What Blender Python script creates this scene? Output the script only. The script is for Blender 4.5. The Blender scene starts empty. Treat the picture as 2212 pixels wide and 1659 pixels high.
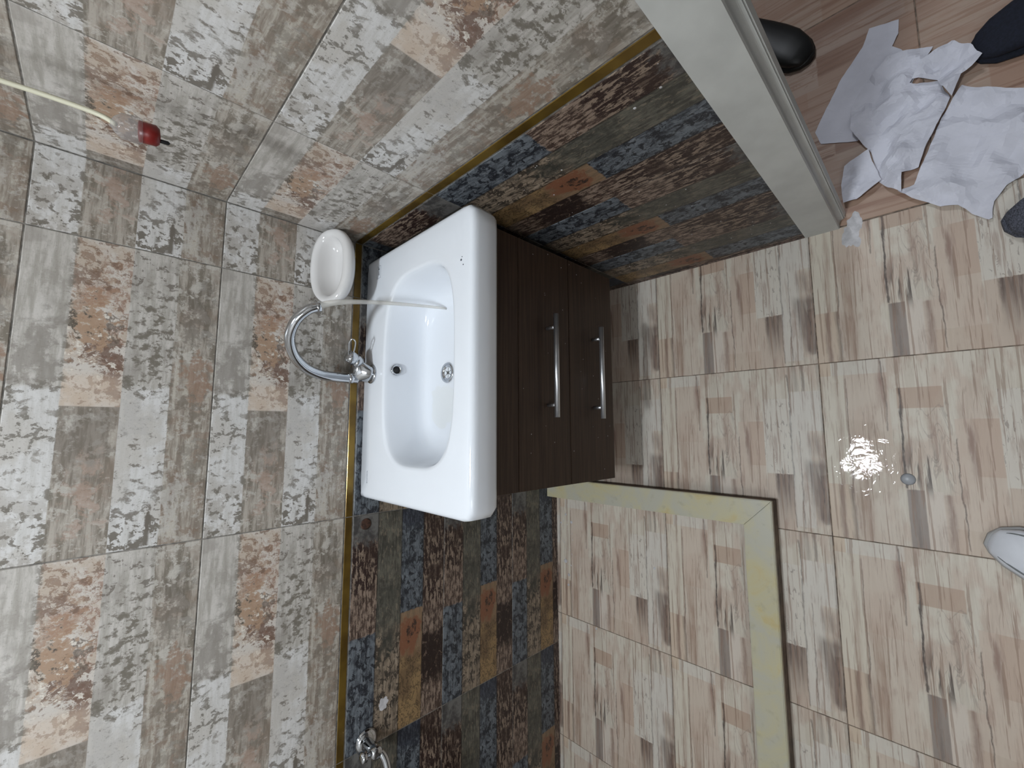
import bpy, bmesh, math, random
from mathutils import Vector, Matrix, noise
random.seed(7)

# ------------------------------------------------------------------ camera
scene = bpy.context.scene
col = scene.collection
CAM_R = Vector((0.99430976, -0.07791413, 0.07264636))
CAM_U = Vector((0.00307303, 0.70264447, 0.71153448))
CAM_F = Vector((0.10648315, 0.70726243, -0.69888568))
cd = bpy.data.cameras.new('camera'); cam = bpy.data.objects.new('camera', cd); col.objects.link(cam)
X, Y, Z = -CAM_U, CAM_R, -CAM_F          # the phone is held on its side: image right is down
cam.matrix_world = Matrix(((X.x, Y.x, Z.x, -0.526976), (X.y, Y.y, Z.y, -1.125406), (X.z, Y.z, Z.z, 1.364), (0, 0, 0, 1)))
cd.sensor_width = 36.0; cd.sensor_fit = 'HORIZONTAL'; cd.lens = 911.727 * 36.0 / 2212.0
cd.clip_start = 0.01; cd.clip_end = 50
scene.camera = cam

# ------------------------------------------------------------------ light
world = bpy.data.worlds.new('world'); scene.world = world; world.use_nodes = True
world.node_tree.nodes['Background'].inputs[0].default_value = (0.80, 0.86, 1.0, 1)
world.node_tree.nodes['Background'].inputs[1].default_value = 0.10
def disk_light(name, loc, size, watts, color):
    l = bpy.data.lights.new(name, 'AREA'); l.shape = 'DISK'; l.size = size; l.energy = watts; l.color = color
    o = bpy.data.objects.new(name, l); o.location = loc; col.objects.link(o); return o
disk_light('ceiling_lamp_light', (-0.77, -0.70, 2.605), 0.20, 21.0, (0.865, 0.94, 1.0))
disk_light('hall_fill_light', (1.15, -0.9, 2.605), 0.30, 12.0, (0.88, 0.93, 1.0))  # unseen lamp added to brighten the hall
cy = scene.cycles; cy.max_bounces = 3; cy.diffuse_bounces = 3; cy.glossy_bounces = 3; cy.transmission_bounces = 4; cy.transparent_max_bounces = 8; cy.caustics_reflective = False; cy.caustics_refractive = False; cy.adaptive_threshold = 0.08
vs = scene.view_settings
vs.view_transform = 'Standard'; vs.look = 'None'; vs.exposure = 0.05; vs.gamma = 1.0; vs.use_curve_mapping = False

# ------------------------------------------------------------------ node helpers
def srgb(r, g=None, b=None):
    if g is None: r, g, b = r
    f = lambda c: (c/255/12.92) if c/255 <= 0.04045 else ((c/255+0.055)/1.055)**2.4
    return (f(r), f(g), f(b), 1.0)

class S:                                   # a scalar or colour socket with arithmetic
    def __init__(s, nt, sock): s.nt, s.k = nt, sock
    def _m(s, op, o=None, o2=None, clamp=False):
        n = s.nt.nodes.new('ShaderNodeMath'); n.operation = op; n.use_clamp = clamp
        s.nt.links.new(s.k, n.inputs[0])
        for i, v in ((1, o), (2, o2)):
            if v is None: continue
            if isinstance(v, S): s.nt.links.new(v.k, n.inputs[i])
            else: n.inputs[i].default_value = v
        return S(s.nt, n.outputs[0])
    def __add__(s, o): return s._m('ADD', o)
    def __sub__(s, o): return s._m('SUBTRACT', o)
    def __mul__(s, o): return s._m('MULTIPLY', o)
    def __rsub__(s, o): return s._m('MULTIPLY_ADD', -1.0, o)
    __radd__ = __add__; __rmul__ = __mul__
    def max(s, o): return s._m('MAXIMUM', o)
    def min(s, o): return s._m('MINIMUM', o)
    def abs(s): return s._m('ABSOLUTE')
    def sat(s): return s._m('ADD', 0.0, clamp=True)
    def step(s, a, b):                     # smooth 0..1 between a and b
        n = s.nt.nodes.new('ShaderNodeMapRange'); n.interpolation_type = 'SMOOTHSTEP'
        s.nt.links.new(s.k, n.inputs[0]); n.inputs[1].default_value = a; n.inputs[2].default_value = b
        if a > b:
            n.inputs[1].default_value = b; n.inputs[2].default_value = a; n.inputs[3].default_value = 1; n.inputs[4].default_value = 0
        return S(s.nt, n.outputs[0])

class Mat:
    def __init__(m, name):
        m.mat = bpy.data.materials.new(name); m.mat.use_nodes = True; m.nt = m.mat.node_tree
        m.b = m.nt.nodes['Principled BSDF']; m.dim = '3D'
    def new(m, t): return m.nt.nodes.new(t)
    def uv(m):
        n = m.new('ShaderNodeTexCoord'); x = m.new('ShaderNodeSeparateXYZ'); m.nt.links.new(n.outputs['UV'], x.inputs[0])
        return S(m.nt, x.outputs[0]), S(m.nt, x.outputs[1])
    def obj(m):
        n = m.new('ShaderNodeTexCoord'); x = m.new('ShaderNodeSeparateXYZ'); m.nt.links.new(n.outputs['Object'], x.inputs[0])
        return [S(m.nt, x.outputs[i]) for i in range(3)]
    def vec(m, a, b, c=0.0):
        n = m.new('ShaderNodeCombineXYZ')
        for i, v in enumerate((a, b, c)):
            if isinstance(v, S): m.nt.links.new(v.k, n.inputs[i])
            else: n.inputs[i].default_value = v
        return n.outputs[0]
    def noise(m, vec, scale, detail=3.0, rough=0.55, dist=0.0):
        n = m.new('ShaderNodeTexNoise'); n.noise_dimensions = m.dim; n.inputs['Scale'].default_value = scale; n.inputs['Detail'].default_value = detail
        n.inputs['Roughness'].default_value = rough; n.inputs['Distortion'].default_value = dist
        m.nt.links.new(vec, n.inputs['Vector']); return S(m.nt, n.outputs[0])
    def mix(m, fac, a, b):
        n = m.new('ShaderNodeMix'); n.data_type = 'RGBA'
        if isinstance(fac, S): m.nt.links.new(fac.k, n.inputs[0])
        else: n.inputs[0].default_value = fac
        for i, v in ((6, a), (7, b)):
            if isinstance(v, S): m.nt.links.new(v.k, n.inputs[i])
            else: n.inputs[i].default_value = v if len(v) == 4 else srgb(v)
        return S(m.nt, n.outputs[2])
    def col(m, c): m.nt.links.new(c.k, m.b.inputs['Base Color'])
    def rough(m, r):
        if isinstance(r, S): m.nt.links.new(r.k, m.b.inputs['Roughness'])
        else: m.b.inputs['Roughness'].default_value = r
    def bump(m, h, strength, dist=0.001):
        n = m.new('ShaderNodeBump'); n.inputs['Strength'].default_value = strength; n.inputs['Distance'].default_value = dist
        m.nt.links.new(h.k, n.inputs['Height']); m.nt.links.new(n.outputs[0], m.b.inputs['Normal'])

def plain(name, rgb, rough=0.5, metal=0.0, noise_amt=0.0, noise_scale=30.0, spec=None, bump=0.0):
    m = Mat(name); m.b.inputs['Metallic'].default_value = metal; m.rough(rough)
    if spec is not None: m.b.inputs['Specular IOR Level'].default_value = spec
    if noise_amt or bump:
        x, y, z = m.obj(); n = m.noise(m.vec(x, y, z), noise_scale, 4)
        d = tuple(max(0, c*(1-noise_amt)) for c in rgb); e = tuple(min(255, c*(1+noise_amt*0.6)) for c in rgb)
        m.col(m.mix(n.step(0.3, 0.7), d, e))
        if bump: m.bump(n, bump)
    else: m.b.inputs['Base Color'].default_value = srgb(rgb)
    return m.mat

def box(u, v, u0, u1, v0, v1, s=0.004, t=None):   # soft rectangle mask
    t = s if t is None else t
    a = u.step(u0-s, u0+s) * u.step(u1+s, u1-s)
    return a * (v.step(v0-t, v0+t) * v.step(v1+t, v1-t))

# ------------------------------------------------------------------ beige plank-print wall tile (0.6 x 0.3)
def beige_print():
    m = Mat('beige_plank_print_tile'); m.dim = '2D'; u, v = m.uv()
    X_, Y_ = u*0.6, v*0.3
    P = m.vec(X_, Y_)
    G = m.noise(m.vec(X_*9, Y_*70), 1.6, 5, 0.62)                    # long grain
    G2 = m.noise(m.vec(X_*3.5, Y_*24+7.0), 3.0, 4, 0.68, 0.3)        # streaky stains
    Fl = m.noise(m.vec(X_, Y_*0.8), 66, 5, 0.66, 0.15)                # peeling-paint flecks
    F2 = m.noise(m.vec(X_+3.1, Y_), 26, 5, 0.68, 0.2)
    F3 = m.noise(m.vec(X_+9.3, Y_+1.7), 30, 5, 0.70, 0.2)
    B = m.noise(P, 11, 4, 0.6)
    wu = u + (F2-0.5)*0.30 + (Fl-0.5)*0.10; wv = v + (F3-0.5)*0.50 + (Fl-0.5)*0.16
    su = u + (F2-0.5)*0.06
    chip = Fl.step(0.585, 0.625); chipw = Fl.step(0.43, 0.39)
    wear = F2.step(0.46, 0.58)
    dk, md, lt, wt = (108, 100, 92), (139, 130, 121), (176, 171, 164), (200, 198, 199)
    taupe = m.mix((G*0.45+G2*0.55).step(0.40, 0.60), (122, 114, 103), (170, 162, 152)); taupe = m.mix(F3.step(0.52, 0.60)*0.75, taupe, (188, 183, 175)); taupe = m.mix(B.step(0.54, 0.66)*0.45, taupe, (137, 121, 108)); taupe = m.mix(chip*0.5, taupe, (190, 185, 177))
    tan = m.mix((G*0.4+G2*0.6).step(0.38, 0.62), (130, 119, 108), (178, 171, 160)); tan = m.mix(F3.step(0.55, 0.60)*0.55, tan, (126, 106, 91)); tan = m.mix(chipw*0.4, tan, (190, 186, 180))
    light = m.mix((G*0.5+G2*0.5).step(0.36, 0.64), (161, 156, 148), (194, 189, 183)); light = m.mix(B.step(0.5, 0.68)*0.6, light, (147, 141, 134))
    white = m.mix(G.step(0.25, 0.7), (190, 187, 183), (206, 204, 202)); white = m.mix(B.step(0.46, 0.60)*0.6, white, (180, 174, 166)); white = m.mix(chip*0.55, white, (139, 131, 122))
    # bottom strip
    c4 = m.mix(su.step(0.60, 0.64), tan, taupe)
    for a in ((0.40, 0.50, 0.02, 0.15, (116, 106, 95), 0.8), (0.50, 0.66, 0.06, 0.16, (145, 118, 100), 0.7), (0.06, 0.22, 0.14, 0.27, (184, 180, 174), 0.6), (0.16, 0.34, 0.02, 0.12, (112, 105, 95), 0.55), (0.72, 0.90, 0.05, 0.19, (99, 92, 83), 0.55)):
        c4 = m.mix(box(wu, wv, *a[:4], 0.02, 0.03)*a[5], c4, a[4])
    # third strip from the top
    c3r = m.mix(chip*0.85, light, (110, 103, 95)); c3r = m.mix(box(wu, wv, 0.56, 0.86, 0.27, 0.47, 0.05)*Fl.step(0.49, 0.55)*0.9, c3r, (114, 108, 98))
    c3l = m.mix((u.step(0.30, 0.04)*Fl.step(0.51, 0.56)).max(Fl.step(0.62, 0.65)*0.8), white, (116, 110, 102))
    c3l = m.mix(box(u, v+(Fl-0.5)*0.03, 0.0, 0.14, 0.30, 0.325, 0.006)*F3.step(0.44, 0.5), c3l, (108, 101, 93)); c3l = m.mix(box(u, v, 0.0, 0.055, 0.30, 0.40, 0.01)*F3.step(0.46, 0.52)*0.8, c3l, (114, 108, 100))
    c3l = m.mix(box(wu, wv, 0.38, 0.52, 0.36, 0.50, 0.02)*0.6, c3l, (178, 174, 170))
    c3 = m.mix(su.step(0.525, 0.537), c3l, c3r); c3 = m.mix(box(su, wv, 0.50, 0.56, 0.25, 0.5, 0.02)*Fl.step(0.50, 0.55)*0.8, c3, (112, 106, 96))
    # second strip: rust-brown blotches on the right, taupe on the left
    c2l = m.mix(box(wu, wv, 0.26, 0.47, 0.5, 0.8, 0.05)*0.6, taupe, (114, 105, 96)); c2l = m.mix(box(wu, wv, 0.05, 0.28, 0.56, 0.74, 0.05)*F3.step(0.48, 0.56)*0.6, c2l, (155, 128, 112))
    c2r = m.mix(F2.step(0.38, 0.62), (197, 190, 182), (182, 168, 154)); c2r = m.mix(chip*0.8, c2r, (120, 99, 85)); c2r = m.mix(F3.step(0.57, 0.61)*0.7, c2r, (132, 106, 87))
    for a in ((0.65, 0.82, 0.60, 0.71, (161, 132, 108), 0.85), (0.85, 0.94, 0.62, 0.71, (120, 97, 84), 0.85), (0.88, 0.95, 0.58, 0.64, (145, 116, 95), 0.6), (0.84, 0.93, 0.70, 0.78, (116, 91, 75), 0.65),
              (0.70, 0.79, 0.71, 0.765, (87, 78, 68), 0.95), (0.58, 0.67, 0.50, 0.66, (112, 89, 77), 0.9), (0.66, 0.97, 0.49, 0.535, (137, 103, 85), 0.7), (0.49, 0.55, 0.50, 0.60, (108, 85, 75), 0.9),
              (0.545, 0.585, 0.50, 0.57, (116, 87, 72), 0.9), (0.67, 0.72, 0.52, 0.60, (95, 81, 70), 0.8), (0.80, 0.84, 0.56, 0.77, (153, 120, 99), 0.6)):
        c2r = m.mix(box(wu, wv, *a[:4], 0.010, 0.018)*(Fl.step(0.36, 0.44)*a[5]), c2r, a[4])
    c2r = m.mix(box(wu, wv, 0.54, 0.70, 0.54, 0.72, 0.03)*chipw, c2r, (213, 206, 195)); c2r = m.mix(box(u, v, 0.46, 0.56, 0.5, 0.78, 0.02)*0.45, c2r, (203, 184, 166))
    c2 = m.mix(u.step(0.458, 0.462), c2l, c2r)
    # top strip
    c1l = m.mix((Fl.step(0.53, 0.58)*B.step(0.42, 0.54))*0.85, white, (118, 113, 105)); c1l = m.mix(u.step(0.30, 0.08)*F2.step(0.46, 0.56)*0.8, c1l, (166, 160, 153)); c1l = m.mix(u.step(0.34, 0.1)*Fl.step(0.55, 0.6)*0.8, c1l, (112, 106, 97))
    c1r = m.mix(box(wu, wv, 0.53, 0.70, 0.82, 0.98, 0.03)*0.7, light, (137, 131, 124)); c1r = m.mix(box(wu, wv, 0.80, 0.9, 0.8, 0.9, 0.04)*0.5, c1r, (145, 139, 131))
    c1 = m.mix(su.step(0.512, 0.528), c1l, c1r); c1 = m.mix(box(su, wv, 0.485, 0.54, 0.78, 1.0, 0.02)*Fl.step(0.5, 0.56)*0.8, c1, (114, 108, 99))
    wv2 = v + (G2-0.5)*0.020 + (Fl-0.5)*0.010
    c = m.mix(wv2.step(0.247, 0.253), c4, c3); c = m.mix((v+(G-0.5)*0.006).step(0.498, 0.502), c, c2); c = m.mix((v+(Fl-0.5)*0.012).step(0.772, 0.778), c, c1)
    edge = (v-0.25).abs().min((v-0.775).abs()).step(0.03, 0.0)*Fl.step(0.53, 0.57); c = m.mix(edge*0.7, c, (116, 110, 100))
    c = m.mix(m.noise(P, 300, 3).step(0.60, 0.72)*0.25, c, (112, 105, 96))
    m.col(c); m.rough(0.44 - B*0.12); m.b.inputs['Specular IOR Level'].default_value = 0.35
    return m.mat

# ------------------------------------------------------------------ dark plank-print wall tile (0.6 x 0.3)
def dark_print():
    m = Mat('dark_plank_print_tile'); m.dim = '2D'; u, v = m.uv()
    X_, Y_ = u*0.6, v*0.3
    P = m.vec(X_, Y_)
    G = m.noise(m.vec(X_*12, Y_*110), 1.8, 4, 0.72, 0.3)
    Fl = m.noise(m.vec(X_*0.55, Y_*1.5), 72, 5, 0.72, 0.25)
    F2 = m.noise(m.vec(X_*0.7+5.0, Y_*1.2), 30, 4, 0.66, 0.2)
    F3 = m.noise(m.vec(X_*0.8+8.0, Y_*1.1+2.0), 52, 5, 0.72, 0.4)
    B = m.noise(P, 13, 5, 0.62)
    wu = u + (Fl-0.5)*0.020; wv = v + (F2-0.5)*0.30 + (Fl-0.5)*0.08; wx = u + (F3-0.5)*0.16
    mixn = Fl*0.55 + G*0.45
    def scr(base, hi, a, b, k=1.0): return m.mix(mixn.step(a, b)*k, base, hi)
    brown = scr((49, 35, 32), (137, 120, 105), 0.505, 0.535); brown = m.mix(B.step(0.50, 0.62)*0.7, brown, (54, 39, 34))
    brown2 = scr((71, 56, 49), (142, 124, 110), 0.44, 0.56); brown2 = m.mix(F3.step(0.56, 0.61)*0.7, brown2, (54, 41, 35))
    olive = m.mix((G*0.5+F2*0.5).step(0.38, 0.62), (63, 61, 55), (102, 99, 89)); olive = m.mix(Fl.step(0.56, 0.62)*0.6, olive, (127, 116, 101)); olive = m.mix(B.step(0.52, 0.62)*0.5, olive, (59, 59, 54))
    blue = m.mix((F2*0.6+G*0.4).step(0.40, 0.60), (60, 64, 70), (108, 114, 120)); blue = m.mix(F3.step(0.515, 0.545)*0.92, blue, (34, 36, 42)); blue = m.mix(Fl.step(0.40, 0.36)*0.5, blue, (132, 138, 142))
    blued = scr((44, 47, 56), (78, 83, 92), 0.48, 0.58)
    beige = m.mix((G*0.6+F2*0.4).step(0.38, 0.62), (93, 83, 72), (149, 133, 115)); beige = m.mix(F3.step(0.525, 0.55)*0.9, beige, (56, 50, 44)); beige = m.mix(Fl.step(0.40, 0.36)*0.6, beige, (168, 154, 137))
    tan = m.mix(B.step(0.38, 0.62), (146, 120, 85), (115, 93, 68)); tan = m.mix(G.step(0.55, 0.7)*0.5, tan, (95, 76, 56)); tan = m.mix((F3-0.5).abs().step(0.034, 0.018)*0.85, tan, (63, 51, 39))
    vdark = m.mix(G.step(0.55, 0.75), (41, 30, 27), (73, 59, 51)); vdark = m.mix(F3.step(0.60, 0.64)*0.6, vdark, (127, 107, 93))
    grey = m.mix(F2.step(0.38, 0.62), (68, 66, 65), (107, 105, 102))
    A = m.mix(wu.step(0.468, 0.474), blue, brown2); A = m.mix(wx.step(0.64, 0.68), A, brown); A = m.mix(wx.step(0.85, 0.90), A, grey)
    Bp = m.mix(wx.step(0.42, 0.50), beige, olive); Bp = m.mix(box(wx, wv, 0.36, 0.46, 0.55, 0.70, 0.02)*0.8, Bp, (56, 57, 52))
    org = m.mix(G.step(0.4, 0.65), (137, 112, 88), (117, 98, 78))
    C = m.mix(wx.step(0.29, 0.34), tan, org)
    C = m.mix(box(wx, wv, 0.325, 0.475, 0.30, 0.50, 0.025, 0.03)*0.95, C, (124, 82, 60)); C = m.mix(box(wx, wv, 0.40, 0.445, 0.355, 0.405, 0.010, 0.012)*0.95, C, (54, 44, 39))
    C = m.mix(wu.step(0.514, 0.520), C, blue); C = m.mix(wx.step(0.90, 0.93), C, blued)
    D = m.mix(wx.step(0.12, 0.17), brown2, vdark); D = m.mix(wx.step(0.36, 0.39), D, brown2); D = m.mix(wx.step(0.52, 0.55), D, brown)
    vs2 = v + (Fl-0.5)*0.006
    c = m.mix(vs2.step(0.252, 0.256), D, C); c = m.mix(vs2.step(0.500, 0.504), c, Bp); c = m.mix(vs2.step(0.748, 0.752), c, A)
    seam = (v-0.254).abs().min((v-0.75).abs()).min((v-0.502).abs()).step(0.010, 0.002)*F2.step(0.40, 0.5)
    c = m.mix(seam*0.65, c, (27, 23, 22))
    c = m.mix(m.noise(P, 420, 2).step(0.70, 0.78)*0.30, c, (183, 181, 181))
    m.col(c); m.rough(0.32 + Fl*0.18); m.b.inputs['Specular IOR Level'].default_value = 0.4
    return m.mat

# ------------------------------------------------------------------ wood-strip floor tile (0.445 square); u runs from the sink wall into the room, v runs along the strips
def floor_print(name, tint=None):
    m = Mat(name); m.dim = '2D'; u, v = m.uv()
    X_, Y_ = u*0.445, v*0.445
    P = m.vec(X_, Y_)
    G = m.noise(m.vec(X_*60, Y_*4), 1.5, 4, 0.64, 0.3)
    L1 = m.noise(m.vec(X_*22, Y_*1.6), 2.2, 3, 0.5, 0.2)              # wandering grain lines
    L2 = m.noise(m.vec(X_*40+4.0, Y_*3.0), 2.0, 4, 0.55, 0.3)
    L3 = m.noise(m.vec(X_*75+2.0, Y_*2.2), 1.8, 4, 0.6, 0.2)
    F = m.noise(m.vec(X_*3.0, Y_*0.8), 42, 4, 0.66, 0.5)
    B = m.noise(m.vec(X_*2.0, Y_*0.8), 9, 4, 0.6)
    wu = u + (F-0.5)*0.014 + (B-0.5)*0.030 + (L1-0.5)*0.010; wv = v + (F-0.5)*0.02; hu = u + (F-0.5)*0.003
    cream = m.mix(G.step(0.3, 0.7), (197, 187, 172), (211, 203, 189)); pinkc = m.mix(G.step(0.3, 0.7), (186, 167, 152), (202, 185, 170))
    br, gb, dk, rd = (132, 108, 97), (126, 116, 110), (92, 80, 74), (168, 142, 130)
    c = m.mix(B.step(0.44, 0.62)*0.75, cream, pinkc)
    str_ = L2.step(0.40, 0.62); lines = (L1-0.5).abs().step(0.020, 0.006)
    def f(c, a, b, d, e, k, w, s=0.006, t=0.006, fade=None, tex=0.5, hard=False):
        mk = box(hu if hard else wu, wv if not hard else v, a, b, d, e, s, t)*w
        if fade == 'down': mk = mk*v.step(d, e)
        if tex: mk = mk*(str_*tex + (1-tex))
        return m.mix(mk, c, k)
    # planks of each strip (crisp ends)
    P_ = ((-.1, .112, -.1, .30, (200, 180, 160), .8), (-.1, .112, .30, .92, (209, 200, 184), .7), (-.1, .055, .92, 1.1, (202, 182, 160), .8), (.112, .30, -.1, .52, (203, 188, 173), .6), (.112, .30, .52, .92, (199, 180, 164), .6), (.055, .30, .92, 1.1, (210, 204, 194), .6),
          (.33, .505, .72, .83, (176, 150, 131), .75), (.335, .402, -.1, .295, (138, 126, 119), .85), (.402, .47, -.1, .295, (208, 196, 184), .8), (.47, .535, -.1, .28, (196, 177, 162), .7), (.535, .685, .12, .66, (199, 180, 164), .7), (.505, .70, -.1, .12, (190, 168, 150), .6),
          (.60, .685, .38, .66, (184, 159, 141), .6), (.685, .83, .335, .80, (208, 201, 190), .85), (.69, .83, -.1, .335, (192, 172, 156), .7), (.83, .93, .03, .60, (208, 202, 193), .7), (.83, 1.1, .60, .84, (208, 203, 196), .6))
    for a in P_: c = f(c, *a, s=0.003, t=0.003, tex=0.0, hard=True)
    # grain figures
    c = f(c, .045, .070, -.1, .30, br, .8, .010); c = f(c, .098, .118, -.1, .30, dk, .7, .008); c = f(c, .14, .185, -.1, .55, (150, 118, 98), .7, .025, .08); c = f(c, .065, .085, .30, .88, (170, 148, 132), .7, .015)
    c = f(c, .114, .119, .25, .90, dk, .75, .003, tex=.2); c = f(c, .250, .285, .74, .92, (142, 110, 98), .85, .014, .05); c = f(c, .279, .285, .60, 1.0, dk, .8, .004, tex=.2)
    c = f(c, .336, .346, .30, .83, (74, 64, 60), .95, .004, tex=.1)
    curl = m.noise(m.vec(X_*2.2, Y_*0.6+2.0), 20, 3, 0.5, 1.2)
    c = m.mix(box(wu, wv, .40, .53, .30, .76, .02)*((curl-0.5).abs().step(0.040, 0.012))*0.38, c, (138, 126, 118))
    c = m.mix(box(wu, wv, .352, .46, .29, .50, .02, .06)*L2.step(0.50, 0.60)*0.9, c, (84, 73, 67))
    c = f(c, .350, .372, -.1, .295, (104, 92, 86), .7, .010); c = f(c, .48, .50, -.1, .28, br, .7, .012); c = f(c, .533, .538, .02, .56, dk, .85, .003, tex=.2)
    c = f(c, .578, .600, .38, .62, (136, 108, 97), .8, .012, .05); c = m.mix(box(hu, v, .685, .83, .33, .80)*F.step(0.60, 0.65)*0.6, c, (132, 120, 112))
    c = f(c, .735, .832, -.02, .335, (98, 83, 76), 1.0, .014, .003, 'down', tex=.45); c = f(c, .828, .834, .02, .95, dk, .7, .003, tex=.3); c = f(c, .872, .878, .02, .60, (128, 116, 108), .8, .003, tex=.3)
    c = f(c, .925, .975, .45, .57, (134, 124, 116), .75, .02, .04, tex=.6)
    wedge = box(wu + (v-0.2)*0.16, wv, .930, 1.03, .07, .42, .02, .03); c = m.mix(wedge*(str_*0.4+0.6)*0.9, c, (112, 98, 91)); c = f(c, .968, .992, .06, .34, (78, 66, 60), .7, .010)
    c = f(c, .988, 1.1, .30, 1.0, (124, 110, 102), .45, .006); c = f(c, .84, .885, .84, 1.1, (132, 118, 110), .6, .012); c = f(c, .905, .92, .84, 1.1, dk, .6, .006)
    c = m.mix(lines*B.step(0.46, 0.58)*0.25, c, (138, 118, 104)); c = m.mix(L3.step(0.585, 0.63)*0.55, c, (140, 113, 95)); c = m.mix(G.step(0.56, 0.72)*0.40, c, (160, 136, 120)); c = m.mix(L2.step(0.56, 0.66)*B.step(0.40, 0.6)*0.45, c, (150, 124, 110))
    if tint: c = m.mix(tint[1], c, tint[0])
    m.col(c); m.rough(0.38 + B*0.14); m.b.inputs['Specular IOR Level'].default_value = 0.35
    return m.mat

M = {}
M['beige'] = beige_print(); M['dark'] = dark_print(); M['floor'] = floor_print('wood_strip_floor_tile')
M['hall'] = floor_print('brown_hall_floor_tile', ((150, 112, 92), 0.62))
M['grout'] = plain('grey_grout', (120, 116, 110), 0.9, noise_amt=0.25, noise_scale=60)
M['fgrout'] = plain('floor_grout', (120, 106, 94), 0.9, noise_amt=0.35, noise_scale=60)
M['paint'] = plain('white_wall_paint', (206, 204, 200), 0.8)
def two_band():
    m = Mat('tiled_wall_two_bands'); x, y, z = m.obj(); n = m.noise(m.vec(x, y, z*6), 5, 4)
    m.col(m.mix(z.step(0.852, 0.856), m.mix(n.step(.35, .65), (96, 88, 82), (120, 114, 110)), m.mix(n.step(.35, .65), (176, 170, 163), (206, 203, 199)))); m.rough(0.45); return m.mat
M['band'] = two_band()
def fill_pane():
    m = Mat('glowing_fill_pane'); m.b.inputs['Emission Color'].default_value = (0.90, 0.95, 1.0, 1); m.b.inputs['Emission Strength'].default_value = 10.0; m.rough(0.5); return m.mat  # glow added to lift surfaces facing the camera side
M['fill_pane'] = fill_pane()
M['ceiling'] = plain('white_ceiling_paint', (222, 222, 222), 0.85)
M['ceramic'] = plain('white_glazed_ceramic', (229, 233, 239), 0.06)
M['dish'] = plain('soap_dish_ceramic', (214, 212, 211), 0.06)
M['chrome'] = plain('chrome', (205, 208, 212), 0.09, 1.0)
M['brushed'] = plain('brushed_steel', (214, 216, 220), 0.32, 0.9)
M['black'] = plain('black_hollow', (8, 8, 9), 0.6)
M['frame'] = plain('grey_door_frame_paint', (200, 201, 197), 0.45, noise_amt=0.05, noise_scale=8)
M['groove'] = plain('dark_groove_shade', (46, 44, 38), 0.6)
def gold():
    m = Mat('gold_mirror_trim'); x, y, z = m.obj(); n = m.noise(m.vec(x, y, z), 9, 3)
    m.col(m.mix(n.step(0.35, 0.65), (96, 74, 34), (136, 110, 50))); m.b.inputs['Metallic'].default_value = 0.55; m.rough(0.22); return m.mat
M['gold'] = gold()
def wenge():
    m = Mat('dark_wenge_laminate'); x, y, z = m.obj()
    n = m.noise(m.vec(x*4, y*4, z*160), 1.4, 5, 0.6); m.col(m.mix(n.step(0.35, 0.7), (54, 40, 32), (72, 56, 45))); m.rough(0.42)
    m.b.inputs['Specular IOR Level'].default_value = 0.35; return m.mat
M['wenge'] = wenge()
def marble():
    m = Mat('yellowed_marble'); x, y, z = m.obj()
    n = m.noise(m.vec(x, y, z), 9, 5, 0.6, 0.8); k = m.noise(m.vec(x*1.0, y*1.0, z), 34, 5)
    c = m.mix(n.step(0.38, 0.64), (182, 179, 164), (190, 182, 148)); c = m.mix(n.step(0.58, 0.72)*0.5, c, (190, 166, 104)); c = m.mix(k.step(0.55, 0.75)*0.35, c, (150, 142, 118))
    m.col(c); m.rough(0.35); return m.mat
M['marble'] = marble()
M['riser'] = plain('brown_riser', (104, 88, 74), 0.7, noise_amt=0.25, noise_scale=25)
M['paper'] = plain('white_paper', (214, 214, 224), 0.75, noise_amt=0.04, noise_scale=12)
M['plaster'] = plain('white_plaster', (196, 194, 196), 0.7, noise_amt=0.1, noise_scale=40)
M['dirt'] = plain('dirty_joint', (88, 74, 66), 0.85, noise_amt=0.5, noise_scale=90)
M['rust'] = plain('rusty_brown_plug', (66, 44, 34), 0.6, noise_amt=0.4, noise_scale=120)
M['cord'] = plain('cream_cable', (196, 192, 170), 0.5)
M['red'] = plain('red_plastic', (112, 24, 21), 0.35)
M['navy'] = plain('navy_cloth', (24, 28, 42), 0.9, noise_amt=0.2, noise_scale=200)
M['greymesh'] = plain('grey_mesh_cloth', (78, 80, 90), 0.9, noise_amt=0.4, noise_scale=400, bump=0.4)
M['blackshoe'] = plain('black_leather', (16, 16, 16), 0.45)
M['whiteshoe'] = plain('white_leather', (214, 216, 222), 0.5, noise_amt=0.02)
M['soleg'] = plain('grey_rubber', (176, 176, 176), 0.6)
M['seam'] = plain('grey_seam', (112, 116, 116), 0.7)
M['print'] = plain('grey_print', (128, 134, 148), 0.6)
M['strainer'] = plain('dull_drain_steel', (112, 112, 108), 0.35, 0.8)
M['bubble'] = plain('grey_bubble', (150, 152, 156), 0.35)
M['ink'] = plain('dark_ink', (58, 64, 76), 0.6)
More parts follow.
